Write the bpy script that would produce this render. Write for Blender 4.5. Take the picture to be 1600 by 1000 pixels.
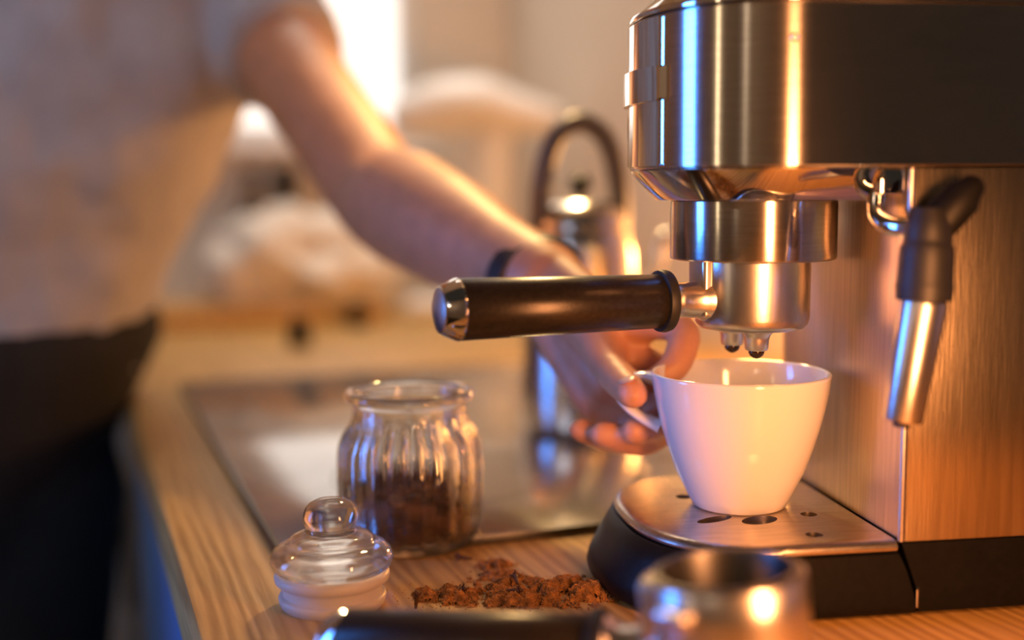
import bpy, bmesh, math, random
from mathutils import Vector, Matrix, noise
random.seed(7)
PI = math.pi
S = bpy.context.scene
COL = S.collection
for o in list(bpy.data.objects):
    bpy.data.objects.remove(o)

# ------------------------------------------------------------------ camera
cam_d = bpy.data.cameras.new('camera')
cam = bpy.data.objects.new('camera', cam_d); COL.objects.link(cam); S.camera = cam
cam_d.sensor_width = 36; cam_d.lens = 36 * 1855 / 1600
cam_d.clip_start = 0.02
cam.matrix_world = Matrix.Translation((0, 0, .2011)) @ Matrix.Rotation(math.radians(90 - 6.185), 4, 'X') @ Matrix.Rotation(math.radians(-.37), 4, 'Z')
cam_d.dof.use_dof = True
cam_d.dof.focus_distance = 0.588
cam_d.dof.aperture_fstop = 1.9

# ------------------------------------------------------------------ world, lights, exposure
S.view_settings.view_transform = 'Standard'; S.view_settings.look = 'None'
S.view_settings.gamma = 1; S.view_settings.use_curve_mapping = False
S.view_settings.exposure = 0.0
S.cycles.use_denoising = True
W = bpy.data.worlds.new('world'); S.world = W; W.use_nodes = True
W.node_tree.nodes['Background'].inputs[0].default_value = (.95, .74, .56, 1)
W.node_tree.nodes['Background'].inputs[1].default_value = .030

def look(o, target):
    o.rotation_euler = (Vector(target) - o.location).to_track_quat('-Z', 'Y').to_euler()
def light(name, kind, loc, energy, col, target=None, **kw):
    d = bpy.data.lights.new(name, kind); d.energy = energy; d.color = col
    for k, v in kw.items(): setattr(d, k, v)
    o = bpy.data.objects.new(name, d); COL.objects.link(o); o.location = loc
    if target: look(o, target)
    return o
# orange gelled light stick standing to the right of the camera, aimed at the cup
light('orange_lamp', 'AREA', (.180, .290, .135), 1.75, (1, .37, .125), (.10, .61, .115), shape='RECTANGLE', size=.040, size_y=.17)
# cool daylight from the left
light('blue_window_light', 'AREA', (-.95, .54, .24), 1.05, (.06, .27, 1), (.10, .60, .13), shape='RECTANGLE', size=.20, size_y=.75, spread=math.radians(58))
# cream lamp in the room, left of the camera
light('cream_lamp', 'AREA', (-.80, .05, .28), .08, (1, .72, .42), (.10, .60, .15), shape='RECTANGLE', size=.07, size_y=.8, spread=math.radians(60))
# added cool fill light aimed at the person, no window behind it
light('person_fill_light', 'AREA', (-1.0, -.4, .85), .75, (.62, .74, 1), (-.45, 1.12, .22), shape='RECTANGLE', size=.5, size_y=.7, spread=math.radians(40))
# added warm fill behind the camera, brightens the walls mirrored in the head
light('wall_fill_light', 'POINT', (-.85, -.85, .70), 3.2, (1, .74, .50), shadow_soft_size=.08)
# kitchen ceiling light over the far end
light('ceiling_light', 'AREA', (-.15, 1.72, 1.45), 3.9, (1, .88, .75), (-.15, 1.74, 0), shape='RECTANGLE', size=.6, size_y=.6, spread=math.radians(92))
# warm cooker-hood lamp over the hob
light('hood_lamp', 'SPOT', (.04, 1.20, .62), 18, (1, .60, .22), (-.01, .63, 0), spot_size=math.radians(72), spot_blend=.7, shadow_soft_size=.03)
# warm work lamp on the right wall, behind the coffee machine
light('wall_lamp', 'POINT', (.27, 1.18, .16), 6.5, (1, .42, .11), shadow_soft_size=.04)

# ------------------------------------------------------------------ materials
def mat(name, col, rough=.5, metal=0., var=.06, vscale=40., bump=0., bscale=None, stretch=(1, 1, 1), aniso=0., rot=.25, coat=0., spec=None, emit=None):
    m = bpy.data.materials.new(name); m.use_nodes = True
    nt = m.node_tree; b = nt.nodes['Principled BSDF']
    b.inputs['Roughness'].default_value = rough; b.inputs['Metallic'].default_value = metal
    if coat: b.inputs['Coat Weight'].default_value = coat; b.inputs['Coat Roughness'].default_value = .05
    if spec is not None: b.inputs['Specular IOR Level'].default_value = spec
    tc = nt.nodes.new('ShaderNodeTexCoord'); mp = nt.nodes.new('ShaderNodeMapping')
    mp.inputs['Scale'].default_value = stretch
    nt.links.new(tc.outputs['Object'], mp.inputs[0])
    nz = nt.nodes.new('ShaderNodeTexNoise'); nz.inputs['Scale'].default_value = vscale; nz.inputs['Detail'].default_value = 4
    nt.links.new(mp.outputs[0], nz.inputs['Vector'])
    rp = nt.nodes.new('ShaderNodeValToRGB')
    rp.color_ramp.elements[0].position = .3; rp.color_ramp.elements[1].position = .7
    rp.color_ramp.elements[0].color = tuple(max(0, c * (1 - var)) for c in col) + (1,)
    rp.color_ramp.elements[1].color = tuple(min(1, c * (1 + var)) for c in col) + (1,)
    nt.links.new(nz.outputs[0], rp.inputs[0]); nt.links.new(rp.outputs[0], b.inputs['Base Color'])
    if bump:
        bp = nt.nodes.new('ShaderNodeBump'); bp.inputs['Strength'].default_value = bump; bp.inputs['Distance'].default_value = .001
        if bscale:
            n2 = nt.nodes.new('ShaderNodeTexNoise'); n2.inputs['Scale'].default_value = bscale; n2.inputs['Detail'].default_value = 3
            nt.links.new(mp.outputs[0], n2.inputs['Vector']); src = n2
        else: src = nz
        nt.links.new(src.outputs[0], bp.inputs['Height']); nt.links.new(bp.outputs[0], b.inputs['Normal'])
    if aniso:
        b.inputs['Anisotropic'].default_value = aniso; b.inputs['Anisotropic Rotation'].default_value = rot
        tg = nt.nodes.new('ShaderNodeTangent'); tg.direction_type = 'RADIAL'; tg.axis = 'Z'
        nt.links.new(tg.outputs[0], b.inputs['Tangent'])
    if emit:
        b.inputs['Emission Color'].default_value = emit[0] + (1,); b.inputs['Emission Strength'].default_value = emit[1]
    return m

def wood(name, c1, c2, ang):
    m = bpy.data.materials.new(name); m.use_nodes = True
    nt = m.node_tree; b = nt.nodes['Principled BSDF']; N = nt.nodes.new; K = nt.links.new
    b.inputs['Roughness'].default_value = .42
    tc = N('ShaderNodeTexCoord'); mp = N('ShaderNodeMapping'); mp.inputs['Rotation'].default_value = (0, 0, -ang)
    K(tc.outputs['Object'], mp.inputs[0])
    m2 = N('ShaderNodeMapping'); m2.inputs['Scale'].default_value = (1, .07, 1); K(mp.outputs[0], m2.inputs[0])
    n1 = N('ShaderNodeTexNoise'); n1.inputs['Scale'].default_value = 320; n1.inputs['Detail'].default_value = 5; n1.inputs['Distortion'].default_value = .4
    K(m2.outputs[0], n1.inputs['Vector'])
    n2 = N('ShaderNodeTexNoise'); n2.inputs['Scale'].default_value = 28; n2.inputs['Detail'].default_value = 3; K(m2.outputs[0], n2.inputs['Vector'])
    wv = N('ShaderNodeTexWave'); wv.inputs['Scale'].default_value = 40; wv.inputs['Distortion'].default_value = 9; wv.inputs['Detail'].default_value = 3; wv.inputs['Detail Scale'].default_value = 1.2
    K(m2.outputs[0], wv.inputs['Vector'])
    mx = N('ShaderNodeMix'); mx.data_type = 'FLOAT'; mx.inputs[0].default_value = .45
    K(n1.outputs[0], mx.inputs[2]); K(wv.outputs['Fac'], mx.inputs[3])
    mx2 = N('ShaderNodeMix'); mx2.data_type = 'FLOAT'; mx2.inputs[0].default_value = .35
    K(mx.outputs[0], mx2.inputs[2]); K(n2.outputs[0], mx2.inputs[3])
    rp = N('ShaderNodeValToRGB'); rp.color_ramp.elements[0].position = .25; rp.color_ramp.elements[1].position = .72
    rp.color_ramp.elements[0].color = c1 + (1,); rp.color_ramp.elements[1].color = c2 + (1,)
    K(mx2.outputs[0], rp.inputs[0]); K(rp.outputs[0], b.inputs['Base Color'])
    bp = N('ShaderNodeBump'); bp.inputs['Strength'].default_value = .35; bp.inputs['Distance'].default_value = .0008
    K(mx.outputs[0], bp.inputs['Height']); K(bp.outputs[0], b.inputs['Normal'])
    return m

def glass(name, col, rough=0.0, clear=.10, ior=1.46):
    m = bpy.data.materials.new(name); m.use_nodes = True
    nt = m.node_tree; nt.nodes.remove(nt.nodes['Principled BSDF']); out = nt.nodes['Material Output']
    g = nt.nodes.new('ShaderNodeBsdfGlass'); g.inputs['Color'].default_value = col + (1,); g.inputs['IOR'].default_value = ior
    nz = nt.nodes.new('ShaderNodeTexNoise'); nz.inputs['Scale'].default_value = 60
    ma = nt.nodes.new('ShaderNodeMath'); ma.operation = 'MULTIPLY_ADD'; ma.inputs[1].default_value = .03; ma.inputs[2].default_value = rough
    nt.links.new(nz.outputs[0], ma.inputs[0]); nt.links.new(ma.outputs[0], g.inputs['Roughness'])
    t = nt.nodes.new('ShaderNodeBsdfTransparent'); t.inputs['Color'].default_value = col + (1,)
    mx = nt.nodes.new('ShaderNodeMixShader'); mx.inputs[0].default_value = clear
    nt.links.new(g.outputs[0], mx.inputs[1]); nt.links.new(t.outputs[0], mx.inputs[2]); nt.links.new(mx.outputs[0], out.inputs['Surface'])
    return m

CA = math.atan2(.938, -.345) - PI / 2      # counter direction, about +20 degrees from the view axis
M = dict(
    steel_h=mat('brushed_steel', (.60, .565, .52), .26, 1, .08, 60, .05, 90, (1, 1, 14), aniso=.96),
    steel_v=mat('brushed_steel_panel', (.64, .53, .40), .33, .78, .12, 18, .10, 55, (22, 22, 1)),  # warm tint puts the orange lamplight into the base colour
    steel_p=mat('brushed_side_steel', (.50, .41, .29), .27, 1, .15, 18, .12, 55, (22, 22, 1)),  # steel tinted towards orange, lamp glow mixed into its colour
    steel_s=mat('satin_steel', (.66, .62, .58), .28, 1, .07, 80, .03, 300),
    chrome=mat('polished_chrome', (.74, .73, .72), .07, 1, .04, 20),
    tray=mat('tray_steel', (.60, .51, .42), .27, 1, .14, 70, .10, 160, (1, 6, 1)),  # base colour warmed to stand in for the lamp's glow
    black=mat('black_plastic', (.006, .006, .0065), .42, 0, .2, 300, .04, 600, spec=.15),
    rubber=mat('black_rubber', (.012, .012, .013), .5, 0, .2, 200),
    handle=mat('black_satin_handle', (.030, .024, .020), .30, .45, .25, 500, .05, 900),
    porcelain=mat('white_glazed_porcelain', (.80, .79, .77), .10, 0, .015, 8, coat=.5),
    wood=wood('oak_worktop', (.33, .170, .040), (.64, .385, .120), CA),
    board=wood('chopping_board_wood', (.36, .18, .04), (.62, .36, .11), CA + PI / 2),
    wall=mat('beige_plaster', (.72, .62, .51), .85, 0, .05, 3, .1, 80),
    ceil=mat('white_ceiling_paint', (.8, .77, .73), .9, 0, .02, 3),
    floor=mat('dark_floor', (.05, .04, .035), .5, 0, .2, 6),
    cabinet=mat('blue_cabinet_front', (.14, .26, .48), .35, 0, .03, 5),  # one even blue for carcass and doors
    hob=mat('grey_hob_glass', (.42, .41, .40), .13, .72, .08, 30),
    hobedge=mat('hob_steel_trim', (.10, .10, .10), .3, 1, .05, 50),
    skin=mat('skin', (.57, .275, .15), .48, 0, .12, 60, .12, 500),
    nail=mat('finger_nail', (.60, .36, .27), .3, 0, .05, 100),
    shirt=mat('grey_cotton', (.36, .365, .40), .9, 0, .08, 30, .25, 900),
    trouser=mat('black_cotton', (.008, .009, .010), .9, 0, .2, 40, .2, 900),
    hair=mat('dark_brown_hair', (.03, .018, .01), .6, 0, .4, 90),
    strap=mat('black_watch_strap', (.012, .012, .014), .45, 0, .2, 200),
    glass=glass('clear_glass', (.985, .98, .96), 0, .3),
    silicone=mat('translucent_silicone', (.80, .74, .68), .35, 0, .03, 30),
    grounds=mat('ground_coffee', (.38, .175, .050), .95, 0, .65, 260, .6, 900),
    clove=mat('clove_brown', (.085, .034, .016), .7, 0, .5, 120, .4, 400),
    white=mat('white_enamel', (.90, .89, .87), .3, 0, .02, 8),
    cloth=mat('white_tea_towel', (.74, .68, .60), .9, 0, .06, 20, .2, 400),
    brownglass=mat('brown_bottle', (.10, .06, .03), .25, 0, .2, 20),
    pane=mat('daylight_window_pane', (.8, .8, .8), .3, 0, .02, 3, emit=((1, .95, .88), 1.15)),
    coffee=mat('wet_coffee', (.03, .012, .005), .12, 0, .2, 100),
    satin=mat('satin_kettle_steel', (.80, .77, .73), .22, 1, .05, 20),
    greyplastic=mat('grey_plastic', (.13, .115, .10), .4, 0, .1, 60),
    dark=mat('dark_hole', (.006, .006, .006), .6, 0, .2, 50),
)
M['hob'].node_tree.nodes['Principled BSDF'].inputs['IOR'].default_value = 1.6
# the head's steel: a polished layer under fine horizontal brushing
_nt = M['steel_h'].node_tree; _b1 = _nt.nodes['Principled BSDF']
_b2 = _nt.nodes.new('ShaderNodeBsdfPrincipled'); _b2.inputs['Metallic'].default_value = 1; _b2.inputs['Roughness'].default_value = .09
_nt.links.new(_b1.inputs['Base Color'].links[0].from_socket, _b2.inputs['Base Color'])
_ms = _nt.nodes.new('ShaderNodeMixShader'); _ms.inputs[0].default_value = .3
_nt.links.new(_b1.outputs[0], _ms.inputs[1]); _nt.links.new(_b2.outputs[0], _ms.inputs[2]); _nt.links.new(_ms.outputs[0], _nt.nodes['Material Output'].inputs['Surface'])
_si = M['silicone'].node_tree.nodes['Principled BSDF']
_si.inputs['Transmission Weight'].default_value = .45; _si.inputs['IOR'].default_value = 1.3
_sk = M['skin'].node_tree.nodes['Principled BSDF']
_sk.inputs['Subsurface Weight'].default_value = .12; _sk.inputs['Subsurface Scale'].default_value = .004
_sk.inputs['Subsurface Radius'].default_value = (1, .35, .2)

# ------------------------------------------------------------------ helpers
def obj(name, bm, m, parent=None, smooth=35, recalc=True):
    if recalc: bmesh.ops.recalc_face_normals(bm, faces=bm.faces[:])
    me = bpy.data.meshes.new(name); bm.to_mesh(me); bm.free()
    me.materials.append(M[m] if isinstance(m, str) else m)
    if smooth:
        me.shade_smooth()
        me.set_sharp_from_angle(angle=math.radians(smooth))
    o = bpy.data.objects.new(name, me); COL.objects.link(o)
    if parent: o.parent = parent
    return o
def tag(o, label, cat, group=None):
    o['label'] = label; o['category'] = cat
    if group: o['group'] = group
    return o
def thing(name, loc, label, cat, rotz=0, group=None):
    o = bpy.data.objects.new(name, None); COL.objects.link(o); o.empty_display_size = .02
    o.location = loc; o.rotation_euler = (0, 0, rotz)
    return tag(o, label, cat, group)
def struct(name, bm, m, parent=None, smooth=35):
    o = obj(name, bm, m, parent, smooth); o['kind'] = 'structure'; return o
def loft(bm, rings, cap=True, closed=True):
    vs = [[bm.verts.new(p) for p in r] for r in rings]
    n = len(rings[0])
    for a, b in zip(vs[:-1], vs[1:]):
        for i in range(n if closed else n - 1):
            j = (i + 1) % n
            bm.faces.new((a[i], a[j], b[j], b[i]))
    if cap:
        bm.faces.new(vs[0][::-1]); bm.faces.new(vs[-1])
    return vs
def lathe(bm, prof, segs=64, c=(0, 0, 0), mod=None, mtx=None):
    rings = []
    for k, (r, z) in enumerate(prof):
        ring = []
        for i in range(segs):
            a = 2 * PI * i / segs
            rr = max(r, 1e-5) + (mod(a, k) if mod else 0)
            p = Vector((c[0] + rr * math.cos(a), c[1] + rr * math.sin(a), c[2] + z))
            ring.append(mtx @ p if mtx else p)
        rings.append(ring)
    return loft(bm, rings, cap=True)
def lathe_shell(bm, prof, segs=64, mod=None):
    """closed profile loop (outer then inner): a hollow vessel, first and last point on the axis"""
    rings = []
    for k, (r, z) in enumerate(prof):
        rings.append([Vector(((r + (mod(2 * PI * i / segs, k) if mod else 0)) * math.cos(2 * PI * i / segs), (r + (mod(2 * PI * i / segs, k) if mod else 0)) * math.sin(2 * PI * i / segs), z)) for i in range(segs)])
    return loft(bm, rings, cap=True)
def box(bm, x0, x1, y0, y1, z0, z1, bev=0., seg=2, mtx=None):
    t = bmesh.new()
    vs = [t.verts.new((x, y, z)) for z in (z0, z1) for y in (y0, y1) for x in (x0, x1)]
    for f in ((0, 2, 3, 1), (4, 5, 7, 6), (0, 1, 5, 4), (2, 6, 7, 3), (0, 4, 6, 2), (1, 3, 7, 5)): t.faces.new([vs[i] for i in f])
    if bev: bmesh.ops.bevel(t, geom=t.edges[:] , offset=bev, segments=seg, affect='EDGES', profile=.5)
    if mtx: bmesh.ops.transform(t, matrix=mtx, verts=t.verts)
    me = bpy.data.meshes.new('tmp'); t.to_mesh(me); t.free(); bm.from_mesh(me); bpy.data.meshes.remove(me)
def frame_at(d):
    d = d.normalized(); up = Vector((0, 0, 1)) if abs(d.z) < .9 else Vector((1, 0, 0))
    x = d.cross(up).normalized(); return x, x.cross(d).normalized()
def tube(bm, pts, rad, segs=16, round_ends=False, flat=None):
    """swept tube along points; rad is a number or a list; flat=(sx, sy) squashes the section"""
    pts = [Vector(p) for p in pts]
    if not isinstance(rad, (list, tuple)): rad = [rad] * len(pts)
    P, Rr = list(pts), list(rad)
    dirs = []
    for i in range(len(P)):
        a = P[max(0, i - 1)]; b = P[min(len(P) - 1, i + 1)]; dirs.append((b - a).normalized())
    x, y = frame_at(dirs[0]); rings = []
    def ring(c, d, r):
        nonlocal x, y
        x = (x - d * x.dot(d)).normalized(); y = x.cross(d).normalized()
        fx, fy = flat or (1, 1)
        return [c + x * (r * fx * math.cos(2 * PI * k / segs)) + y * (r * fy * math.sin(2 * PI * k / segs)) for k in range(segs)]
    if round_ends:
        for q in (80, 55, 30): rings.append(ring(P[0] - dirs[0] * Rr[0] * math.sin(math.radians(q)), dirs[0], Rr[0] * math.cos(math.radians(q))))
    for i in range(len(P)): rings.append(ring(P[i], dirs[i], Rr[i]))
    if round_ends:
        for q in (30, 55, 80): rings.append(ring(P[-1] + dirs[-1] * Rr[-1] * math.sin(math.radians(q)), dirs[-1], Rr[-1] * math.cos(math.radians(q))))
    loft(bm, rings)
def spline(pts, n=6):
    pts = [Vector(p) for p in pts]; out = []
    for i in range(len(pts) - 1):
        p0, p1, p2, p3 = pts[max(0, i - 1)], pts[i], pts[i + 1], pts[min(len(pts) - 1, i + 2)]
        for k in range(n):
            t = k / n
            out.append(.5 * (2 * p1 + (p2 - p0) * t + (2 * p0 - 5 * p1 + 4 * p2 - p3) * t * t + (3 * p1 - p0 - 3 * p2 + p3) * t ** 3))
    out.append(pts[-1]); return out
def lerps(vals, n=6):
    out = []
    for a, b in zip(vals[:-1], vals[1:]):
        out += [a + (b - a) * k / n for k in range(n)]
    return out + [vals[-1]]
def sphere(bm, c, r, scale=(1, 1, 1), u=20, v=12, mtx=None):
    m = Matrix.Translation(c) @ (mtx or Matrix()) @ Matrix.Diagonal((r * scale[0], r * scale[1], r * scale[2], 1))
    bmesh.ops.create_uvsphere(bm, u_segments=u, v_segments=v, radius=1, matrix=m)
def bake(o, mods):
    """apply modifiers: mods = list of (type, dict)"""
    for k, (t, kw) in enumerate(mods):
        md = o.modifiers.new(f'm{k}', t)
        for a, b in kw.items(): setattr(md, a, b)
    dg = bpy.context.evaluated_depsgraph_get(); dg.update()
    me = bpy.data.meshes.new_from_object(o.evaluated_get(dg)); old = o.data
    o.modifiers.clear(); o.data = me; me.name = old.name
    if not me.materials: me.materials.append(old.materials[0])
    me.shade_smooth(); bpy.data.meshes.remove(old)
    return o

# ------------------------------------------------------------------ the setting
E1 = Vector((-.1441, .519, 0)); D = Vector((-.345, .938, 0)).normalized(); EP = Vector((D.y, -D.x, 0))  # along the counter / towards the wall
CM = Matrix(((EP.x, D.x, 0, E1.x), (EP.y, D.y, 0, E1.y), (0, 0, 1, 0), (0, 0, 0, 1)))     # local x: depth of counter, y: along it
DEPTH, LEN0, LEN1 = .74, -.75, 1.60
def in_counter(o): o.matrix_world = CM; return o

bm = bmesh.new()
prof = [(0.0, -.030), (0, -.008), (.0008, -.004), (.003, -.001), (.007, 0), (DEPTH, 0), (DEPTH, -.038), (.006, -.038), (.001, -.034)]
loft(bm, [[Vector((x, LEN0, z)) for x, z in prof], [Vector((x, LEN1, z)) for x, z in prof]])
wt = obj('worktop', bm, wood('oak_worktop_local', (.33, .170, .040), (.64, .385, .120), 0)); in_counter(wt)
tag(wt, 'long oak worktop with visible grain running beside the hob', 'worktop')
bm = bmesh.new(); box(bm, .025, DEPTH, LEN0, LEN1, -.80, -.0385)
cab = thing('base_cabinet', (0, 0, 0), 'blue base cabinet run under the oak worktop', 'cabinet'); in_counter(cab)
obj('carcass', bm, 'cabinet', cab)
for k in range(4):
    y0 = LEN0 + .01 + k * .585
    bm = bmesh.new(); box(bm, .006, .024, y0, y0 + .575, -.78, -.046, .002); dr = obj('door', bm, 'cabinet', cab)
    bm = bmesh.new(); box(bm, -.006, .006, y0 + .50, y0 + .512, -.30, -.14, .002); obj('handle', bm, 'chrome', dr)
bm = bmesh.new(); box(bm, .06, DEPTH, LEN0, LEN1, -.90, -.8005); obj('plinth', bm, 'dark', cab)

bm = bmesh.new(); box(bm, -2.2, 2.0, -1.6, 2.9, -.92, -.90); struct('floor', bm, 'floor')
bm = bmesh.new(); box(bm, -1.66, -1.60, -1.46, 2.9, -.9, 1.6); struct('wall_left', bm, 'wall')
bm = bmesh.new(); box(bm, -1.60, .75, -1.46, -1.40, -.9, 1.6); struct('wall_front', bm, 'wall')
bm = bmesh.new(); box(bm, DEPTH + .001, DEPTH + .08, LEN0, LEN1 + .1, -.9, 1.6); in_counter(struct('wall_right', bm, 'wall'))
# end wall with a window opening (built from four pieces round the opening)
wx0, wx1, wz0, wz1 = .13, .56, .29, 1.25
bm = bmesh.new()
for (a, b, c, d) in ((-1.6, wx0, -.9, 1.6), (wx1, DEPTH, -.9, 1.6), (wx0, wx1, -.9, wz0), (wx0, wx1, wz1, 1.6)):
    box(bm, a, b, LEN1 + .001, LEN1 + .09, c, d)
in_counter(struct('wall_back', bm, 'wall'))
win = bpy.data.objects.new('window_1', None); COL.objects.link(win); win['kind'] = 'structure'; in_counter(win)
bm = bmesh.new()
for (a, b, c, d) in ((wx0, wx0 + .03, wz0, wz1), (wx1 - .03, wx1, wz0, wz1), (wx0 + .03, wx1 - .03, wz0, wz0 + .03), (wx0 + .03, wx1 - .03, wz1 - .03, wz1), ):
    box(bm, a, b, LEN1 + .02, LEN1 + .06, c, d, .003)
obj('window_frame', bm, 'white', win)
bm = bmesh.new(); box(bm, wx0 + .03, wx1 - .03, LEN1 + .045, LEN1 + .05, wz0 + .03, wz1 - .03); obj('pane', bm, 'pane', win)
bm = bmesh.new(); box(bm, wx0 - .02, wx1 + .02, LEN1 - .04, LEN1 + .02, wz0 - .02, wz0, .003); obj('window_sill', bm, 'white', win)
bm = bmesh.new(); box(bm, -2.2, 2.0, .45, 2.9, 1.60, 1.64); struct('ceiling', bm, 'ceil')

# hob set into the worktop
hob = thing('hob', (0, 0, 0), 'grey reflective glass hob with thin dark rim set into the worktop', 'hob'); in_counter(hob)
hx0, hx1, hy0, hy1 = .056, .586, .092, .725
bm = bmesh.new(); box(bm, hx0, hx1, hy0, hy1, .0004, .0050, .0012); obj('glass_plate', bm, 'hob', hob)
bm = bmesh.new()
for (a, b, c, d) in ((hx0 - .003, hx0 + .0, hy0 - .003, hy1 + .003), (hx1, hx1 + .003, hy0 - .003, hy1 + .003), (hx0, hx1, hy0 - .003, hy0), (hx0, hx1, hy1, hy1 + .003)):
    box(bm, a, b, c, d, .0004, .0056, .0006)
obj('rim', bm, 'hobedge', hob)
for (x, y, r) in ((.19, .24, .075), (.19, .55, .09), (.45, .24, .09), (.45, .55, .075)):
    bm = bmesh.new()
    vs = loft(bm, [[Vector((x + q * math.cos(a * PI / 32), y + q * math.sin(a * PI / 32), .0053)) for a in range(64)] for q in (r, r + .0012)], cap=False)
    obj('cooking_zone_ring', bm, 'hobedge', hob)

# ------------------------------------------------------------------ the espresso machine
MA = math.radians(188.44); MO = Vector((.169, .611, 0))
mach = thing('espresso_machine', MO, 'slim brushed steel espresso machine with rounded head and black base', 'coffee machine', MA)
def outline(c, a, b, n, back, segs=48, inset=0., back_y=None):
    a, b, back = a - inset, b - inset, back + 0
    pts = [Vector((back, -b, 0)), Vector(((back + c) / 2, -b, 0))]
    for k in range(segs + 1):
        t = -PI / 2 + PI * k / segs
        ct, st = math.cos(t), math.sin(t)
        pts.append(Vector((c + a * (abs(ct) ** (2 / n)) , b * math.copysign(abs(st) ** (2 / n), st), 0)))
    pts += [Vector(((back + c) / 2, b, 0)), Vector((back, b, 0))]
    return pts
def lift(pts, z): return [Vector((p.x, p.y, z)) for p in pts]
HB = .0745
def head_ol(inset, back=-.2, seg=64): return outline(.047, .061, HB, 2.08, back, seg, inset)
# head shell
bm = bmesh.new()
loft(bm, [lift(head_ol(.0012), .2108), lift(head_ol(0), .2120), lift(head_ol(0), .2826), lift(head_ol(.0012), .2838)])
obj('head_shell', bm, 'steel_h', mach, 25)
bm = bmesh.new()
loft(bm, [lift(head_ol(-.0006), .2840), lift(head_ol(-.0010), .2850), lift(head_ol(-.0004), .2868), lift(head_ol(.001), .2872)])
obj('top_rim', bm, 'chrome', mach, 50)
bm = bmesh.new()
loft(bm, [lift(head_ol(.0015), .2874), lift(head_ol(.0020), .2880), lift(head_ol(.013), .2990), lift(head_ol(.016), .3002), lift(head_ol(.03), .3006)])
cover = obj('top_cover', bm, 'chrome', mach, 40)
bm = bmesh.new(); box(bm, -.195, .028, -.056, .056, .3008, .3062, .003); obj('cup_shelf', bm, 'steel_s', mach)
bm = bmesh.new()
nrm = Vector((.42, .55, .72)).normalized(); fx, fy = frame_at(nrm)
cpos = Vector((.083, .047, .2955))
mt = Matrix(((fx.x, fy.x, nrm.x, cpos.x), (fx.y, fy.y, nrm.y, cpos.y), (fx.z, fy.z, nrm.z, cpos.z), (0, 0, 0, 1)))
lathe(bm, [(.0065, -.002), (.007, .0), (.0065, .0012), (.001, .0014)], 32, mtx=mt); obj('power_button', bm, 'dark', cover)
# chamfered skirt under the overhanging head
def skirt_ol(i, back=.014):
    return outline(.047, .061, HB, 2.08, back, 64, i)
bm = bmesh.new()
loft(bm, [lift(skirt_ol(.0135), .1962), lift(skirt_ol(.0128), .1968), lift(skirt_ol(.0015), .2092), lift(skirt_ol(.0006), .2106)])
obj('head_skirt', bm, 'chrome', mach, 30)
# front fascia with the row of buttons
def arc_plate(t0, t1, off, z0, z1, th=.004, n=28):
    bm = bmesh.new(); rings = []
    for k in range(n + 1):
        t = math.radians(t0 + (t1 - t0) * k / n)
        e = 1 if 0 < k < n else .35
        p = []
        for (o_, z) in ((-th, z0), (off * e, z0), (off * e, z1), (-th, z1)):
            p.append(Vector((.047 + (.061 + o_) * math.cos(t) ** (2 / 2.08), math.copysign((HB + o_) * abs(math.sin(t)) ** (2 / 2.08), t), z)))
        rings.append(p)
    loft(bm, rings)
    bmesh.ops.bevel(bm, geom=[e for e in bm.edges if abs(e.verts[0].co.z - e.verts[1].co.z) < 1e-6 and min(abs(e.verts[0].co.z - z0), abs(e.verts[0].co.z - z1)) < 1e-6 and (e.verts[0].co - e.verts[1].co).length < .02], offset=.0008, segments=2, affect='EDGES')
    return bm
fas = obj('front_fascia', arc_plate(-25, 25, .0012, .2128, .2822), 'chrome', mach, 40)
obj('button_bezel', arc_plate(-27, 27, .0034, .2432, .2592), 'chrome', fas, 40)
for t in (-14, 0, 14):
    bm = bmesh.new(); tt = math.radians(t)
    p = Vector((.047 + .0645 * math.cos(tt), .078 * math.sin(tt), .2512)); nn = Vector((math.cos(tt), math.sin(tt) * .8, 0)).normalized(); a, b = frame_at(nn)
    lathe(bm, [(.0052, -.003), (.0052, -.0012), (.0045, -.0008), (.0005, -.0007)], 24, mtx=Matrix(((a.x, b.x, nn.x, p.x), (a.y, b.y, nn.y, p.y), (a.z, b.z, nn.z, p.z), (0, 0, 0, 1))))
    obj('button', bm, 'steel_s', fas)
# little round mark stamped on the side of the head
bm = bmesh.new()
p = Vector((.0560, .0744, .2672))
loft(bm, [[p + Vector((r * math.cos(k * PI / 12), d, r * math.sin(k * PI / 12))) for k in range(24)] for r, d in ((.0012, .0), (.0014, .0004), (.0018, .0004), (.0020, 0))], cap=False)
obj('stamped_mark', bm, 'steel_s', mach)
# lower body
bm = bmesh.new(); box(bm, -.199, -.0015, -.0725, .0725, .037, .2106); obj('body_core', bm, 'black', mach)
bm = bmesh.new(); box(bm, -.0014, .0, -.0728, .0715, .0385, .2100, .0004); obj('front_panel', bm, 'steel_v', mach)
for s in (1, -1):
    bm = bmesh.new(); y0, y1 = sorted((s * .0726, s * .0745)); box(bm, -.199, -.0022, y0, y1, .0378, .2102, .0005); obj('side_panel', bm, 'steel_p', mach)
    bm = bmesh.new(); tube(bm, [(-.0007, s * .0733, .0380), (-.0007, s * .0733, .2102)], .0016, 12); obj('corner_trim', bm, 'steel_s', mach)
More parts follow.
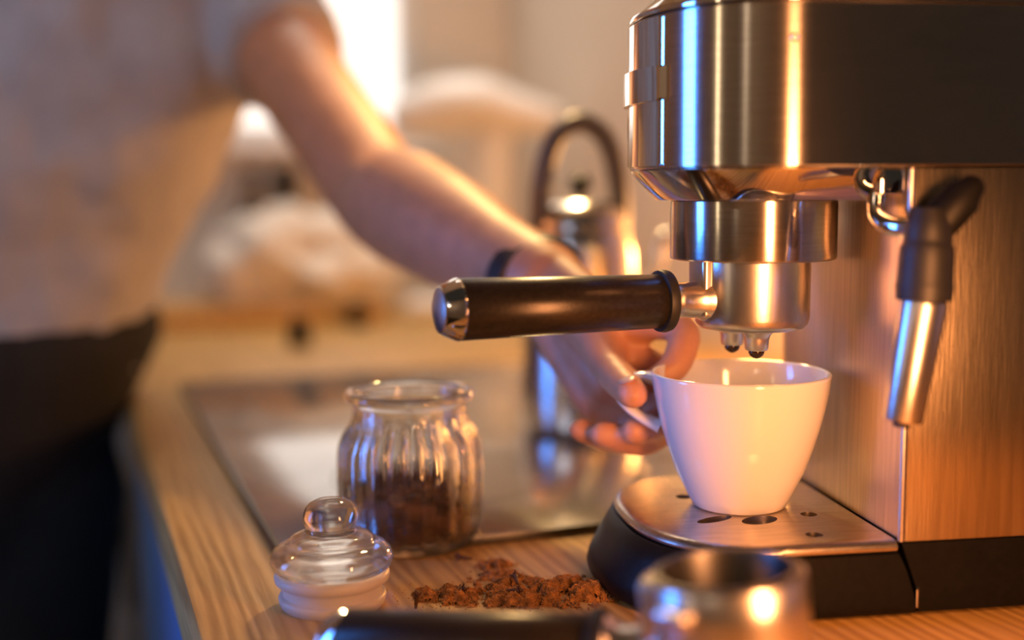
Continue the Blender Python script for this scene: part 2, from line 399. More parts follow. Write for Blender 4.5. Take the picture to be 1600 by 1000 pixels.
# rear base block and drip tray housing, parted by a slanted seam
bm = bmesh.new()
loft(bm, [[Vector((xb, y, z)) for xb, y in ((-.2, -w), (f, -w), (f, w), (-.2, w))] for z, f, w in ((.0035, -.0100, .0735), (.0080, -.0098, .0745), (.0150, -.0086, .0748), (.0372, -.0006, .0746))])
obj('rear_base', bm, 'black', mach)
bm = bmesh.new(); box(bm, -.0094, -.0084, .0742, .0752, .006, .0160, .0002); obj('seam_clip', bm, 'chrome', mach)
dt = obj('drip_tray', (lambda b: (loft(b, [lift(outline(.045, .076, .0715, 2.5, -.0090), .0022), lift(outline(.045, .0840, .0735, 2.5, -.0090), .0032), lift(outline(.045, .0850, .0745, 2.5, -.0086), .0068), lift(outline(.045, .0835, .0746, 2.5, -.0075), .0120), lift(outline(.045, .0765, .0746, 2.5, -.0035), .0240), lift(outline(.045, .0712, .0744, 2.5, .0004), .0320), lift(outline(.045, .0690, .0725, 2.5, .0006), .0328)]), b)[1])(bmesh.new()), 'black', mach, 50)
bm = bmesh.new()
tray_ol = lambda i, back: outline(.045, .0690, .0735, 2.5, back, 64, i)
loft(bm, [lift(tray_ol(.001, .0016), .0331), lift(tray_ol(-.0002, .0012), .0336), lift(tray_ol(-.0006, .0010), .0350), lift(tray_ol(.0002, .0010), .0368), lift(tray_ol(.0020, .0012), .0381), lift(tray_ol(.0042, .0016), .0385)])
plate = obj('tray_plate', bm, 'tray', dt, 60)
holes = [(.0355, .0585, .0042, 1), (.0735, .0250, .0042, 2.6), (.0520, .0300, .0065, 1.6), (.0240, .0240, .0042, 1), (.0350, -.022, .0042, 1), (.076, -.02, .0042, 1), (.052, .0, .009, 1)]
bmc = bmesh.new()
for (hx, hy, hr, el) in holes:
    lathe(bmc, [(hr, .0350), (hr, .0420)], 24, c=(0, 0, 0), mtx=Matrix.Translation((hx, hy, 0)) @ Matrix.Rotation(math.radians(25), 4, 'Z') @ Matrix.Diagonal((el, 1, 1, 1)))
cut = obj('cutter', bmc, 'dark', mach)
bpy.context.view_layer.update()
bake(plate, [('BOOLEAN', dict(operation='DIFFERENCE', object=cut, solver='EXACT'))])
plate.data.set_sharp_from_angle(angle=math.radians(40))
bpy.data.objects.remove(cut)
bm = bmesh.new(); loft(bm, [lift(tray_ol(.006, .006), .0350), lift(tray_ol(.006, .006), .0354)]); obj('tray_insert', bm, 'dark', dt)
# brew group ring
bm = bmesh.new()
lathe(bm, [(.036, .1665), (.0405, .1662), (.0414, .1666), (.0418, .1674), (.0418, .1955), (.0412, .1960), (.030, .1961)], 96)
g = obj('group_ring', bm, 'steel_h', mach, 40); g.location = (.047, 0, 0)
# steam wand at the near front corner
bm = bmesh.new(); box(bm, .0012, .0138, .030, .0725, .1985, .2104, .0015); mount = obj('wand_mount', bm, 'chrome', mach)
def ml(x, y, z): return Vector((x, y, z))
elbow = spline([(.0075, .0600, .2080), (.0110, .0640, .1950), (.0120, .0690, .1880), (.0095, .0790, .1845), (.0030, .0900, .1840)], 8)
bm = bmesh.new(); tube(bm, elbow, .0048, 20); obj('steam_pipe', bm, 'chrome', mach)
gtop, gbot = Vector((.0010, .0935, .1850)), Vector((.0030, .0950, .1525))
bm = bmesh.new()
tube(bm, spline([gtop + Vector((0, 0, .008)), gtop, gtop.lerp(gbot, .25), gtop.lerp(gbot, .3), gtop.lerp(gbot, .75), gtop.lerp(gbot, .8), gbot], 3), lerps([.0075, .0100, .0104, .0116, .0120, .0124, .0118], 3), 28); wand = obj('steam_wand_grip', bm, 'rubber', mach, 30)
bm = bmesh.new()
tube(bm, [(.0010, .0930, .1810), (-.0045, .0960, .1890), (-.0115, .0985, .1975), (-.0145, .0995, .2010)], [.0080, .0088, .0086, .0060], 24, True, (.62, 1.0)); obj('steam_lever', bm, 'black', wand)
wb = Vector((.0120, .0960, .0995))
d_ = (wb - gbot)
bm = bmesh.new()
tube(bm, [gbot - d_ * .02, gbot + d_ * .01, gbot + d_ * .04, gbot + d_ * .98, wb], [.0092, .0103, .0105, .0087, .0082], 40); obj('steam_sleeve', bm, 'steel_s', wand)
bm = bmesh.new(); tube(bm, [wb - d_ * .02, wb + d_ * .05], [.0042, .0036], 20); obj('steam_tip', bm, 'dark', wand)

# ------------------------------------------------------------------ portafilters (one locked in the group, one on the worktop)
def portafilter(label, group):
    """local frame: x along the handle, z up, origin on the body axis at the height of the handle axis"""
    t = thing('portafilter', (0, 0, 0), label, 'portafilter', 0, group)
    bm = bmesh.new()
    lathe_shell(bm, [(.0001, -.0160), (.022, -.0160), (.0262, -.0150), (.0282, -.0128), (.0290, -.0095), (.0293, .0180), (.0293, .0290), (.0285, .0300), (.0262, .0300), (.0255, .0292), (.0255, -.0100), (.0001, -.0110)], 72)
    obj('body', bm, 'steel_s', t, 40)
    bm = bmesh.new(); lathe_shell(bm, [(.0001, .0075), (.0238, .0075), (.0246, .0110), (.0252, .0300), (.0276, .0303), (.0276, .0310), (.0244, .0310), (.0236, .0290), (.0228, .0125), (.0220, .0105), (.0001, .0105)], 64)
    bk = obj('filter_basket', bm, M['dark_steel'], t, 40)
    bm = bmesh.new(); lathe(bm, [(.0035, .0100), (.0030, .0125), (.0010, .0130)], 20); obj('basket_outlet', bm, 'steel_s', bk)
    for a in (60, 180 + 60):
        bm = bmesh.new(); box(bm, .0275, .0350, -.0075, .0075, .0190, .0245, .0016, 2, Matrix.Rotation(math.radians(a), 4, 'Z')); obj('lug', bm, 'steel_s', t)
    # web and neck between body and handle
    bm = bmesh.new()
    tube(bm, [(0.0240, 0, 0), (0.0300, 0, 0), (0.0330, 0, 0), (0.0415, 0, 0), (0.0450, 0, 0), (0.0485, 0, 0)], [.0125, .0105, .0092, .0090, .0098, .0128], 32); nk = obj('neck', bm, 'steel_s', t, 40)
    bm = bmesh.new(); box(bm, .0230, .0325, -.0085, .0085, -.0090, .0285, .0022, 3); obj('web', bm, 'steel_s', t, 40)
    bm = bmesh.new(); tube(bm, [(0.0477, 0, 0), (0.0483, 0, 0), (0.0507, 0, 0), (0.0531, 0, 0), (0.0537, 0, 0)], [.0140, .0152, .0157, .0152, .0138], 40); obj('collar', bm, 'rubber', t, 40)
    bm = bmesh.new(); tube(bm, [(0.0530, 0, 0), (0.0535, 0, 0), (0.1565, 0, 0), (0.1570, 0, 0)], [.0130, .0134, .0147, .0143], 56); h = obj('handle', bm, 'handle', t, 40)
    bm = bmesh.new(); tube(bm, [(0.1567, 0, 0), (0.1577, 0, 0), (0.1590, 0, 0), (0.1650, 0, 0), (0.1657, 0, 0)], [.0145, .0149, .0146, .0118, .0112], 56); cp = obj('end_cap', bm, 'chrome', h, 30)
    bm = bmesh.new(); tube(bm, [(0.1653, 0, 0), (0.1665, 0, 0), (0.1679, 0, 0), (0.1685, 0, 0)], [.0113, .0108, .0070, .0005], 48); obj('cap_disc', bm, 'steel_s', cp, 40)
    for s in (1, -1):
        bm = bmesh.new(); lathe(bm, [(.0086, -.0150), (.0082, -.0165), (.0068, -.0180), (.0062, -.0200), (.0058, -.0248), (.0052, -.0256), (.0035, -.0258)], 32); sp = obj('spout', bm, 'steel_s', t, 40); sp.location = (.0040, s * .0118, 0)
        bm = bmesh.new(); lathe(bm, [(.0038, -.0252), (.0040, -.0268), (.0034, -.0282), (.0018, -.0294), (.0003, -.0300)], 24); dp = obj('spout_tip', bm, 'coffee', sp, 40)
    return t
M['dark_steel'] = mat('dark_basket_steel', (.085, .082, .080), .38, 1, .1, 120)
pf = portafilter('portafilter locked in the machine above the cup with black handle pointing left', 'matching portafilters')
hd = math.atan2(-.342, -.94)
pf.location = (.1225, .6041, .1465); pf.rotation_euler = (0, 0, hd)
pf2 = portafilter('blurred empty portafilter lying on the worktop in the foreground, basket facing up', 'matching portafilters')
pf2.location = (.0815, .4270, .0305); pf2.rotation_euler = (0, math.radians(5.4), math.atan2(.29, -.957))

# ------------------------------------------------------------------ cup
CUP = Vector((.1172, .6033, .0386))
cup = thing('coffee_cup', CUP, 'white porcelain cup standing on the drip tray under the spouts', 'cup')
bm = bmesh.new()
lathe_shell(bm, [(.0001, .0018), (.0190, .0018), (.0205, .0002), (.0225, 0), (.0242, .0012), (.0262, .0050), (.0292, .0110), (.0332, .0195), (.0375, .0320), (.0405, .0420), (.0428, .0515), (.0446, .0610), (.0456, .0680), (.0457, .0692), (.0450, .0699), (.0440, .0698), (.0434, .0690), (.0424, .0610), (.0406, .0515), (.0383, .0420), (.0352, .0320), (.0308, .0195), (.0262, .0110), (.0200, .0070), (.0001, .0060)], 96)
obj('bowl', bm, 'porcelain', cup, 60)
ha = math.atan2(.30, -.954); hc, hs = math.cos(ha), math.sin(ha)
bm = bmesh.new()
hp = spline([(.0435, 0, .0640), (.0500, 0, .0650), (.0570, 0, .0640), (.0620, 0, .0600), (.0630, 0, .0545), (.0590, 0, .0490), (.0510, 0, .0435), (.0410, 0, .0390)], 6)
tube(bm, [(p.x * hc, p.x * hs, p.z) for p in hp], lerps([.0052, .0042, .0036, .0034, .0034, .0035, .0040, .0050], 6), 20, flat=(1.35, .75)); obj('handle', bm, 'porcelain', cup, 60)

# ------------------------------------------------------------------ glass jar with cloves, and its lid
jar = thing('glass_jar', (-.0590, .6700, .0002), 'ribbed clear glass jar half filled with dark dried cloves', 'jar')
zs = [0, .0006, .0022, .006, .010, .014, .022, .030, .038, .046, .052, .056, .060, .0635, .0665, .0695, .0725, .076, .0800]
def rz(z):
    tab = [(0, .0345), (.0022, .0372), (.005, .0378), (.0075, .0390), (.011, .0407), (.016, .0412), (.05, .0412), (.057, .0405), (.062, .0388), (.066, .0362), (.070, .0338), (.074, .0325), (.078, .0322), (.081, .0325)]
    for (z0, r0), (z1, r1) in zip(tab[:-1], tab[1:]):
        if z <= z1: return r0 + (r1 - r0) * max(0, (z - z0)) / (z1 - z0)
    return tab[-1][1]
outer = [(.0001, .0008), (.028, .0008), (.031, 0)] + [(rz(z), z) for z in zs[1:]]
outer += [(.0330, .0815), (.0355, .0828), (.0368, .0842), (.0372, .0858), (.0368, .0876), (.0355, .0888), (.0336, .0892)]
inner = [(.0322, .0884), (.0310, .0868), (.0300, .0840), (.0296, .0780), (.0302, .0730), (.0325, .0685), (.0352, .0640), (.0370, .0590), (.0376, .0540), (.0378, .0300), (.0376, .0120), (.0362, .0075), (.0330, .0055), (.0001, .0050)]
allp = outer + inner
def ribs(a, k):
    if k >= len(outer): return 0
    z = allp[k][1]
    if z < .007 or z > .074 or allp[k][0] < .03: return 0
    w = min(1, (z - .007) / .004, (.074 - z) / .008)
    return w * (abs(math.sin(a * 14)) ** .8 - .75) * .0027
bm = bmesh.new(); lathe_shell(bm, allp, 224, ribs); obj('jar_body', bm, 'glass', jar, 80)

def clove(bm, mtx, L=.011):
    def T(p): return mtx @ Vector(p)
    tube(bm, [T((0, 0, 0)), T((0, 0, L * .55)), T((0, 0, L * .72)), T((0, 0, L * .78))], [.0007, .0012, .0016, .0008], 6)
    for k in range(4):
        a = k * PI / 2
        tube(bm, [T((.0008 * math.cos(a), .0008 * math.sin(a), L * .70)), T((.0026 * math.cos(a), .0026 * math.sin(a), L * .86))], [.0008, .0003], 5)
    tube(bm, [T((0, 0, L * .76)), T((0, 0, L * .80)), T((0, 0, L * .90)), T((0, 0, L * .98))], [.0006, .0012, .0013, .0005], 6)
rnd = random.Random(3)
def rmat(p, tilt):
    return Matrix.Translation(p) @ Matrix.Rotation(rnd.uniform(0, 2 * PI), 4, 'Z') @ Matrix.Rotation(tilt, 4, 'X') @ Matrix.Rotation(rnd.uniform(0, 6), 4, 'Z')
bm = bmesh.new()
lathe(bm, [(.030, .0065), (.0325, .010), (.0325, .028), (.026, .033), (.001, .035)], 40)
for i in range(620):
    a = rnd.uniform(0, 2 * PI); z = rnd.uniform(.009, .036)
    r = .0335 * (rnd.random() ** .12 if z < .031 else math.sqrt(rnd.random()) * .95)
    clove(bm, rmat((r * math.cos(a) * .93, r * math.sin(a) * .93, z), rnd.uniform(.4, 2.4)), rnd.uniform(.007, .010))
# keep every piece inside the glass
for v in bm.verts:
    r = math.hypot(v.co.x, v.co.y)
    if r > .0368: v.co.x *= .0368 / r; v.co.y *= .0368 / r
    v.co.z = min(max(v.co.z, .0062), .0440)
jc = obj('dried_cloves', bm, 'clove', None, 60, recalc=False); jc.location = (-.0590, .6700, .0002)
jc['kind'] = 'stuff'; jc['label'] = 'dark brown dried cloves filling the lower half of the glass jar'; jc['category'] = 'cloves'

lid = thing('jar_lid', (-.0890, .5660, .0001), 'clear glass jar lid with round knob and silicone seal, on the worktop', 'lid')
bm = bmesh.new()
lathe_shell(bm, [(.0001, .0188), (.0180, .0188), (.0235, .0180), (.0268, .0182), (.0290, .0200), (.0299, .0228), (.0298, .0252), (.0285, .0278), (.0262, .0296), (.0230, .0307), (.0212, .0312), (.0208, .0326), (.0198, .0340), (.0170, .0352), (.0140, .0362), (.0122, .0374), (.0120, .0388), (.0130, .0402), (.0137, .0424), (.0136, .0450), (.0126, .0480), (.0104, .0506), (.0070, .0522), (.0035, .0529), (.0001, .0530)], 96); obj('lid_glass', bm, 'glass', lid, 80)
bm = bmesh.new()
lathe_shell(bm, [(.0225, .0002), (.0245, 0), (.0256, .0012), (.0260, .0030), (.0264, .0046), (.0258, .0058), (.0243, .0064), (.0240, .0086), (.0243, .0108), (.0262, .0118), (.0278, .0130), (.0282, .0148), (.0278, .0166), (.0262, .0176), (.0232, .0177), (.0220, .0165), (.0222, .0090), (.0220, .0016)], 80)
# close the ring inside
obj('silicone_seal', bm, 'silicone', lid, 50)

# ------------------------------------------------------------------ spilled coffee grounds and loose cloves
def dens(x, y):
    """how much coffee lies at (x, y) on the worktop"""
    n = noise.noise(Vector((x * 95, y * 95, 3.1))) * .6 + noise.noise(Vector((x * 230, y * 230, 1.7))) * .45
    def blob(cx, cy, sx, sy, h): return h * math.exp(-((x - cx) / sx) ** 2 - ((y - cy) / sy) ** 2) * 1.1
    d = blob(.026, .578, .021, .014, 1.25) + blob(.040, .586, .012, .014, .9) + blob(-.006, .574, .022, .011, .9) + blob(-.030, .570, .012, .008, .75) + blob(.0, .596, .018, .010, .62) + blob(-.012, .618, .012, .018, .62) + blob(-.038, .577, .014, .010, .5) + blob(.012, .562, .028, .006, .5)
    return d * (1 + 2.6 * n) - .52
bm = bmesh.new()
nx, ny = 150, 110; X0, X1, Y0, Y1 = -.060, .060, .545, .645
grid = {}
def hgt(x, y):
    d = dens(x, y)
    return -.0004 if d <= 0 else min(.0050, .0042 * d ** .7) + .0009 * noise.noise(Vector((x * 900, y * 900, 0))) + .0003
for i in range(nx + 1):
    for j in range(ny + 1):
        x = X0 + (X1 - X0) * i / nx; y = Y0 + (Y1 - Y0) * j / ny
        if dens(x, y) > -.10: grid[i, j] = bm.verts.new((x, y, hgt(x, y)))
for i in range(nx):
    for j in range(ny):
        q = [(i, j), (i + 1, j), (i + 1, j + 1), (i, j + 1)]
        if all(k in grid for k in q): bm.faces.new([grid[k] for k in q])
for v in [v for v in bm.verts if not v.link_faces]: bm.verts.remove(v)
def grain(p, s):
    m = Matrix.Translation(p) @ Matrix.Rotation(rnd.uniform(0, 6), 4, (rnd.uniform(-1, 1), rnd.uniform(-1, 1), .3)) @ Matrix.Diagonal((s, s * rnd.uniform(.6, 1), s * rnd.uniform(.5, .9), 1))
    vs = [bm.verts.new(m @ Vector(c)) for c in ((1, 0, 0), (-1, 0, 0), (0, 1, 0), (0, -1, 0), (0, 0, 1), (0, 0, -1))]
    for f in ((0, 2, 4), (2, 1, 4), (1, 3, 4), (3, 0, 4), (2, 0, 5), (1, 2, 5), (3, 1, 5), (0, 3, 5)): bm.faces.new([vs[k] for k in f])
cnt = 0
while cnt < 11000:
    x = rnd.uniform(X0 - .01, X1 - .004); y = rnd.uniform(Y0, Y1)
    d = dens(x, y) + .52
    if d > .08 and rnd.random() < (d * .8 if d > .4 else (d ** 2) * .30):
        s = rnd.uniform(.00025, .0008); grain((x, y, max(0, hgt(x, y)) + s * .5), s); cnt += 1
for k in range(260):
    x = rnd.gauss(-.035, .022); y = rnd.gauss(.572, .016)
    if math.hypot(x + .0878, y - .5695) < .028: continue
    s = rnd.uniform(.00015, .0005); grain((x, y, s * .5), s)
cg = obj('coffee_grounds', bm, 'grounds', None, 0)
cg['kind'] = 'stuff'; cg['label'] = 'spilled reddish brown ground coffee scattered on the worktop'; cg['category'] = 'ground coffee'
cl = [((-.0335, .5705, .0024), 1.45, 2.2, 'clove lying at the left end of the spilled coffee'),
      ((-.0290, .5745, .0042), 1.30, .6, 'clove leaning on top of the coffee spill, nearest the jar lid'),
      ((-.0050, .5680, .0050), 1.40, 1.2, 'clove lying in the middle of the spilled coffee'),
      ((-.0475, .5560, .0010), .35, .3, 'clove standing upright between jar lid and coffee spill'),
      ((-.0225, .6290, .0022), 1.50, 4.4, 'clove lying behind the spill beside the glass jar'),
      ((.0020, .5790, .0050), 1.35, 3.3, 'clove half buried at the back of the coffee heap')]
for p, tilt, rz_, lb in cl:
    bm = bmesh.new(); clove(bm, Matrix(), .0105); o = obj('clove', bm, 'clove', None, 60, recalc=False)
    o.location = p; o.rotation_euler = (tilt, 0, rz_); tag(o, lb, 'clove', 'loose cloves on the worktop')

# ------------------------------------------------------------------ background things on the hob and the far worktop
ket = thing('steel_kettle', (.056, .965, .0058), 'shiny steel kettle with dark arched handle standing on the hob', 'kettle', math.radians(25))
bm = bmesh.new(); lathe(bm, [(.040, 0), (.046, .003), (.0485, .010), (.0490, .040), (.0470, .090), (.0445, .130), (.0440, .145), (.0415, .158), (.0350, .168)], 64); obj('body', bm, 'satin', ket, 40)
bm = bmesh.new(); lathe(bm, [(.0358, .162), (.0400, .166), (.0385, .172), (.0330, .180), (.022, .187), (.008, .190), (.001, .1905)], 48); ld = obj('lid', bm, 'satin', ket, 40)
bm = bmesh.new(); lathe(bm, [(.004, .190), (.005, .195), (.009, .200), (.009, .205), (.004, .209), (.001, .2095)], 24); obj('lid_knob', bm, 'black', ld, 40)
bm = bmesh.new(); tube(bm, spline([(-.036, 0, .158), (-.035, 0, .200), (-.024, 0, .236), (0, 0, .250), (.024, 0, .236), (.035, 0, .200), (.036, 0, .158)], 8), .0085, 16, True); obj('arched_handle', bm, 'greyplastic', ket)
bm = bmesh.new(); tube(bm, spline([(.0400, .0, .055), (.056, 0, .075), (.066, 0, .110), (.076, 0, .150), (.084, 0, .158)], 6), lerps([.012, .010, .008, .006, .0055], 6), 18); obj('spout', bm, 'chrome', ket)

def cpt(px_x, y_along): return CM @ Vector((px_x, y_along, 0))
mx = thing('stand_mixer', (-.035, 1.95, 0), 'white rounded kitchen appliance on a column at the far end', 'mixer')
bm = bmesh.new(); tube(bm, spline([(-.130, 0, .325), (-.075, 0, .338), (-.015, 0, .340), (.045, 0, .326), (.100, 0, .318)], 5), lerps([.034, .046, .047, .036, .022], 5), 28, True); obj('motor_head', bm, 'white', mx)
bm = bmesh.new(); tube(bm, [(.0, 0, .02), (.0, 0, .15), (.004, 0, .30)], [.050, .036, .034], 28); obj('column', bm, 'white', mx)
bm = bmesh.new(); box(bm, -.14, .06, -.06, .06, .0005, .030, .012, 3); obj('base', bm, 'white', mx)

bd = thing('chopping_board', CM @ Vector((.33, 1.36, .0006)), 'thick golden wooden chopping board lying below the window', 'chopping board', CA)
bm = bmesh.new(); box(bm, -.27, .080, -.10, .10, 0, .030, .004, 3); obj('slab', bm, 'board', bd)

tw = bmesh.new()
bmesh.ops.create_uvsphere(tw, u_segments=72, v_segments=40, radius=1, matrix=Matrix.Diagonal((.150, .075, .085, 1)))
for v in tw.verts:
    n = noise.noise(v.co * 16) * .030 + noise.noise(v.co * 38 + Vector((4, 0, 0))) * .014 + abs(noise.noise(v.co * 24 + Vector((0, 7, 0)))) * .02
    v.co += v.co.normalized() * n
    v.co.z = max(v.co.z + .055, 0) * (1 - .9 * max(0, v.co.x))
t_ = obj('tea_towel', tw, 'cloth', None, 80); t_.location = (-.335, 1.900, .0312); t_.rotation_euler = (0, 0, CA); tag(t_, 'crumpled white tea towel heaped on the chopping board', 'towel')
bt = thing('pepper_mill', (-.387, 2.052, .0006), 'black cylindrical mill standing behind the tea towel', 'pepper mill')
bm = bmesh.new(); lathe(bm, [(.019, 0), (.021, .003), (.021, .07), (.018, .12), (.019, .18), (.019, .200)], 32); obj('mill_body', bm, 'black', bt, 40)
bm = bmesh.new(); lathe(bm, [(.016, .2005), (.020, .205), (.021, .230), (.014, .247), (.001, .251)], 32); obj('mill_cap', bm, 'black', bt, 40)
bt = thing('brown_bottle', (-.440, 2.037, .0006), 'dark brown bottle standing left of the black mill', 'bottle')
bm = bmesh.new(); lathe(bm, [(.024, 0), (.026, .003), (.026, .170), (.020, .190), (.011, .205), (.010, .225)], 32); obj('bottle_body', bm, 'brownglass', bt, 40)
bm = bmesh.new(); lathe(bm, [(.0125, .2255), (.0130, .227), (.0130, .241), (.011, .243)], 24); obj('bottle_cap', bm, 'black', bt, 40)
for (x, y, z, lb) in ((-.280, 1.55, .0005, 'small black shaker on the worktop, the nearer of the two'), (-.232, 1.775, .0005, 'small black shaker in front of the chopping board, the farther of the two')):
    s_ = thing('spice_shaker', (x, y, z), lb, 'shaker', 0, 'black shakers')
    bm = bmesh.new(); lathe(bm, [(.013, 0), (.015, .002), (.015, .022), (.012, .026)], 24); obj('shaker_body', bm, 'black', s_, 40)
    bm = bmesh.new(); lathe(bm, [(.0135, .0265), (.0140, .030), (.012, .037), (.001, .039)], 24); obj('shaker_cap', bm, 'black', s_, 40)

# ------------------------------------------------------------------ the person reaching for the cup
person = thing('person', (-.50, 1.10, -.90), 'person in grey T-shirt and black trousers leaning in to grip the cup handle', 'person')
bpy.context.view_layer.update()
PI_INV = person.matrix_world.inverted()
def padd(name, bm, m, smooth=0, parent=None):
    for v in bm.verts: v.co = PI_INV @ v.co
    return obj(name, bm, m, parent or person, smooth)
Ld = Vector((.89, .456, 0)); Fd = Vector((.456, -.89, 0))            # the person's left, and facing
Sh = Vector((-.258, 1.185, .385)); El = Vector((-.105, .955, .200)); Wr = Vector((.020, .738, .143))
ShR = Sh - Ld * .36 + Vector((0, 0, -.01)); ElR = ShR + Vector((-.10, -.02, -.29)); WrR = ElR + Fd * .10 + Vector((-.03, -.05, -.23))
Nk = Sh - Ld * .185 + Vector((0, 0, .075)); Hd = Nk + Fd * .06 + Vector((0, 0, .17))
Ch = Vector((-.425, 1.105, .27)); Wa = Vector((-.500, 1.125, .085)); Pe = Vector((-.560, 1.105, -.03))
def ell_rings(bm, spec):
    rings = []
    for c, a, b, tilt in spec:
        rings.append([c + Ld * (a * math.cos(k * PI / 16)) + Fd * (b * math.sin(k * PI / 16)) + Vector((0, 0, tilt * math.cos(k * PI / 16))) for k in range(32)])
    loft(bm, rings)
bm = bmesh.new()
# torso, neck, head
ell_rings(bm, [(Pe - Vector((0, 0, .09)), .10, .075, 0), (Pe, .155, .105, 0), (Wa, .138, .10, 0), (Ch - Vector((.02, 0, .06)), .155, .108, 0), (Ch + Vector((.01, 0, .03)), .165, .11, 0), (Nk - Vector((0, 0, .05)), .13, .075, 0), (Nk, .06, .055, 0)])
tube(bm, [Nk - Vector((0, 0, .04)), Nk.lerp(Hd, .55)], [.060, .054], 20, True)
sphere(bm, Hd + Vector((0, 0, .02)), .1, (.80, .98, 1.12), 32, 24, Matrix.Rotation(math.atan2(Fd.y, Fd.x) - PI / 2, 4, 'Z'))
sphere(bm, Hd + Fd * .035 - Vector((0, 0, .065)), .058, (1, 1, .9))
tube(bm, [Hd + Fd * .085 + Vector((0, 0, .025)), Hd + Fd * .108 - Vector((0, 0, .012))], [.007, .013], 10, True)
for s in (1, -1): sphere(bm, Hd + Ld * s * .080 - Fd * .005, .026, (.4, .8, 1.25))
# arms
tube(bm, spline([Sh - Ld * .05, Sh, Sh.lerp(El, .35), Sh.lerp(El, .7), El, El.lerp(Wr, .22), El.lerp(Wr, .5), El.lerp(Wr, .8), Wr], 4), lerps([.055, .056, .047, .043, .042, .046, .041, .031, .0285], 4), 24, True, (1.05, .95))
tube(bm, spline([ShR + Ld * .05, ShR, ShR.lerp(ElR, .5), ElR, ElR.lerp(WrR, .3), WrR, WrR + (WrR - ElR) * .35], 4), lerps([.055, .056, .045, .042, .043, .028, .024], 4), 24, True)
# legs
for s, kx in ((1, .0), (-1, .0)):
    hp_ = Pe + Ld * s * .085 - Vector((0, 0, .05)); kn = Vector((hp_.x - .01, hp_.y - .03 + .0, -.42)); an = Vector((kn.x - .01, kn.y + .03, -.84))
    tube(bm, [hp_, hp_.lerp(kn, .5), kn, kn.lerp(an, .35), an], [.085, .072, .055, .054, .036], 20, True)
    tube(bm, [an - Vector((0, 0, .015)), an + Fd * .08 - Vector((0, 0, .03)), an + Fd * .15 - Vector((0, 0, .035))], [.034, .030, .022], 16, True)
# the left hand: palm towards the camera, fingers to the right round the cup handle
I_, M_, R_, P_ = Vector((.0605, .670, .127)), Vector((.0600, .6735, .108)), Vector((.0555, .678, .090)), Vector((.0485, .685, .0755))
for q, r in ((I_, .0118), (M_, .0122), (R_, .0118), (P_, .0105)):
    tube(bm, spline([Wr + (q - Vector((.056, .677, .1))) * .35, Wr.lerp(q, .5) + (q - Vector((.056, .677, .1))) * .15, q], 4), lerps([.017, .0150, r], 4), 16, True)
def finger(pts, rad): tube(bm, spline(pts, 5), lerps(rad, 5), 16, True)
finger([I_, (.0930, .6530, .1260), (.0890, .6370, .1080), (.0760, .6330, .0985)], [.0108, .0096, .0086, .0072])
finger([M_, (.0935, .6575, .0950), (.0835, .6385, .0780), (.0655, .6270, .0730)], [.0110, .0098, .0090, .0078])
finger([R_, (.0850, .6620, .0740), (.0730, .6430, .0640), (.0490, .6375, .0690)], [.0105, .0094, .0086, .0075])
finger([P_, (.0720, .6700, .0655), (.0590, .6560, .0610), (.0370, .6500, .0690)], [.0094, .0084, .0077, .0067])
finger([Wr.lerp(Vector((.046, .690, .122)), .55), (.0470, .6780, .1200), (.0540, .6450, .1040), (.0630, .6100, .0960)], [.0170, .0138, .0106, .0084])
body = padd('body', bm, 'skin')
bake(body, [('REMESH', dict(mode='VOXEL', voxel_size=.0030, adaptivity=0)), ('SMOOTH', dict(factor=.5, iterations=3))])
# finger nails
def nail(p, n, d, w=.0048, l=.0062):
    n = Vector(n).normalized(); d = Vector(d); d = (d - n * d.dot(n)).normalized(); s = d.cross(n); bm = bmesh.new(); p = Vector(p)
    sphere(bm, (0, 0, 0), 1, (w, l, .0012), 16, 8)
    bmesh.ops.transform(bm, matrix=Matrix(((s.x, d.x, n.x, p.x), (s.y, d.y, n.y, p.y), (s.z, d.z, n.z, p.z), (0, 0, 0, 1))), verts=bm.verts)
    padd('finger_nail', bm, 'nail', 60)
nail((.0600, .6105, .1035), (-.35, -.1, .9), (.25, -.95, -.2))
# face, hair
for s in (1, -1):
    bm = bmesh.new(); sphere(bm, Hd + Fd * .087 + Ld * s * .032 + Vector((0, 0, .025)), .011); padd('eye', bm, 'dark', 60)
bm = bmesh.new(); tube(bm, [Hd + Fd * .0905 + Ld * .024 - Vector((0, 0, .052)), Hd + Fd * .0955 - Vector((0, 0, .054)), Hd + Fd * .0905 - Ld * .024 - Vector((0, 0, .052))], .006, 10, True); padd('mouth', bm, 'nail', 60)
bm = bmesh.new(); sphere(bm, Hd - Fd * .014 + Vector((0, 0, .045)), .104, (.86, .95, 1.0), 32, 24, Matrix.Rotation(math.atan2(Fd.y, Fd.x) - PI / 2, 4, 'Z')); padd('hair', bm, 'hair', 60)
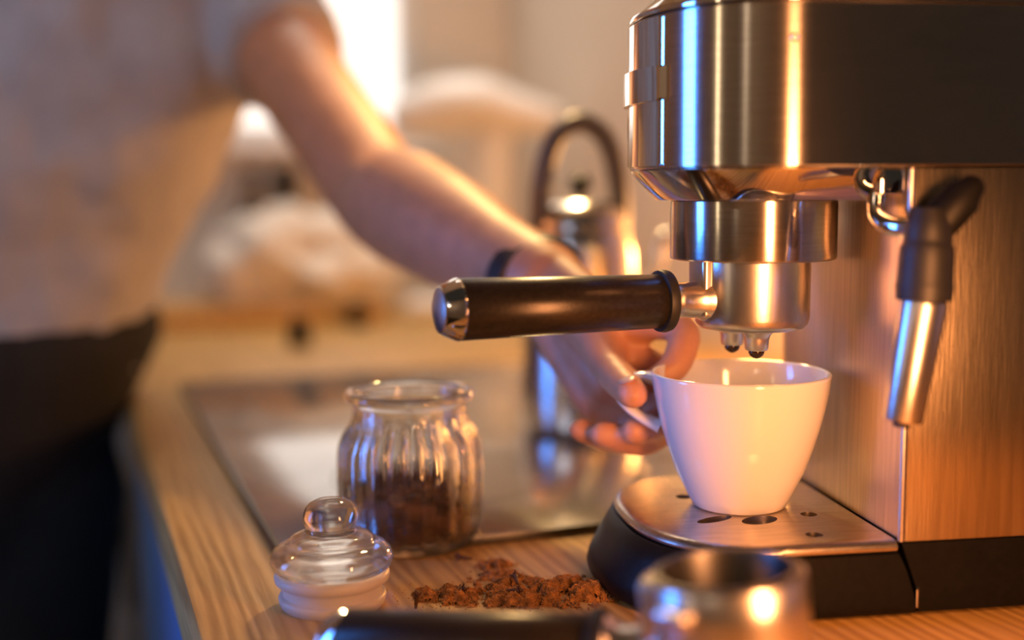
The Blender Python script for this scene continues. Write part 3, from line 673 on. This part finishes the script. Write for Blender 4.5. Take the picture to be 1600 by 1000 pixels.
# T-shirt
bm = bmesh.new()
ell_rings(bm, [(Wa + Vector((-.012, 0, -.055)), .158, .125, 0), (Wa, .152, .122, 0), (Wa.lerp(Ch, .35), .160, .125, 0), (Ch - Vector((.02, 0, .05)), .170, .126, 0), (Ch + Vector((.01, 0, .03)), .180, .124, 0), (Nk - Vector((0, 0, .045)), .145, .085, 0), (Nk - Vector((0, 0, .008)), .075, .070, 0)])
sl = Sh.lerp(El, .34)
tube(bm, spline([Sh - Ld * .08, Sh, Sh.lerp(El, .2), sl], 4), lerps([.068, .070, .064, .061], 4), 24)
sr = ShR.lerp(ElR, .5); tube(bm, spline([ShR + Ld * .08, ShR, sr], 4), lerps([.070, .072, .064], 4), 24)
shirt = padd('t_shirt', bm, 'shirt')
tex = bpy.data.textures.new('cloth_folds', 'CLOUDS'); tex.noise_scale = .09; tex.noise_depth = 2
bake(shirt, [('REMESH', dict(mode='VOXEL', voxel_size=.008)), ('SMOOTH', dict(factor=.5, iterations=6)), ('DISPLACE', dict(texture=tex, strength=.022, mid_level=.5, texture_coords='LOCAL'))])
# trousers with high waistband
bm = bmesh.new()
ell_rings(bm, [(Pe - Vector((0, 0, .12)), .14, .10, 0), (Pe - Vector((0, 0, .02)), .170, .128, 0), (Wa - Vector((.004, 0, .035)), .166, .134, .012), (Wa - Vector((.004, 0, .005)), .163, .132, .018)])
for s in (1, -1):
    hp_ = Pe + Ld * s * .085 - Vector((0, 0, .05)); kn = Vector((hp_.x - .01, hp_.y - .03, -.42)); an = Vector((kn.x - .01, kn.y + .03, -.84))
    tube(bm, [hp_, hp_.lerp(kn, .5), kn, kn.lerp(an, .4), an], [.100, .088, .074, .068, .062], 24, True)
trs = padd('trousers', bm, 'trouser')
bake(trs, [('REMESH', dict(mode='VOXEL', voxel_size=.010)), ('SMOOTH', dict(factor=.5, iterations=5))])
# watch strap on the left wrist
wd = (Wr - El).normalized(); wp = El.lerp(Wr, .96)
bm = bmesh.new(); tube(bm, [wp - wd * .009, wp - wd * .008, wp + wd * .008, wp + wd * .009], [.0285, .0305, .0305, .0285], 32, False, (1.05, .95)); padd('watch_strap', bm, 'strap', 40)
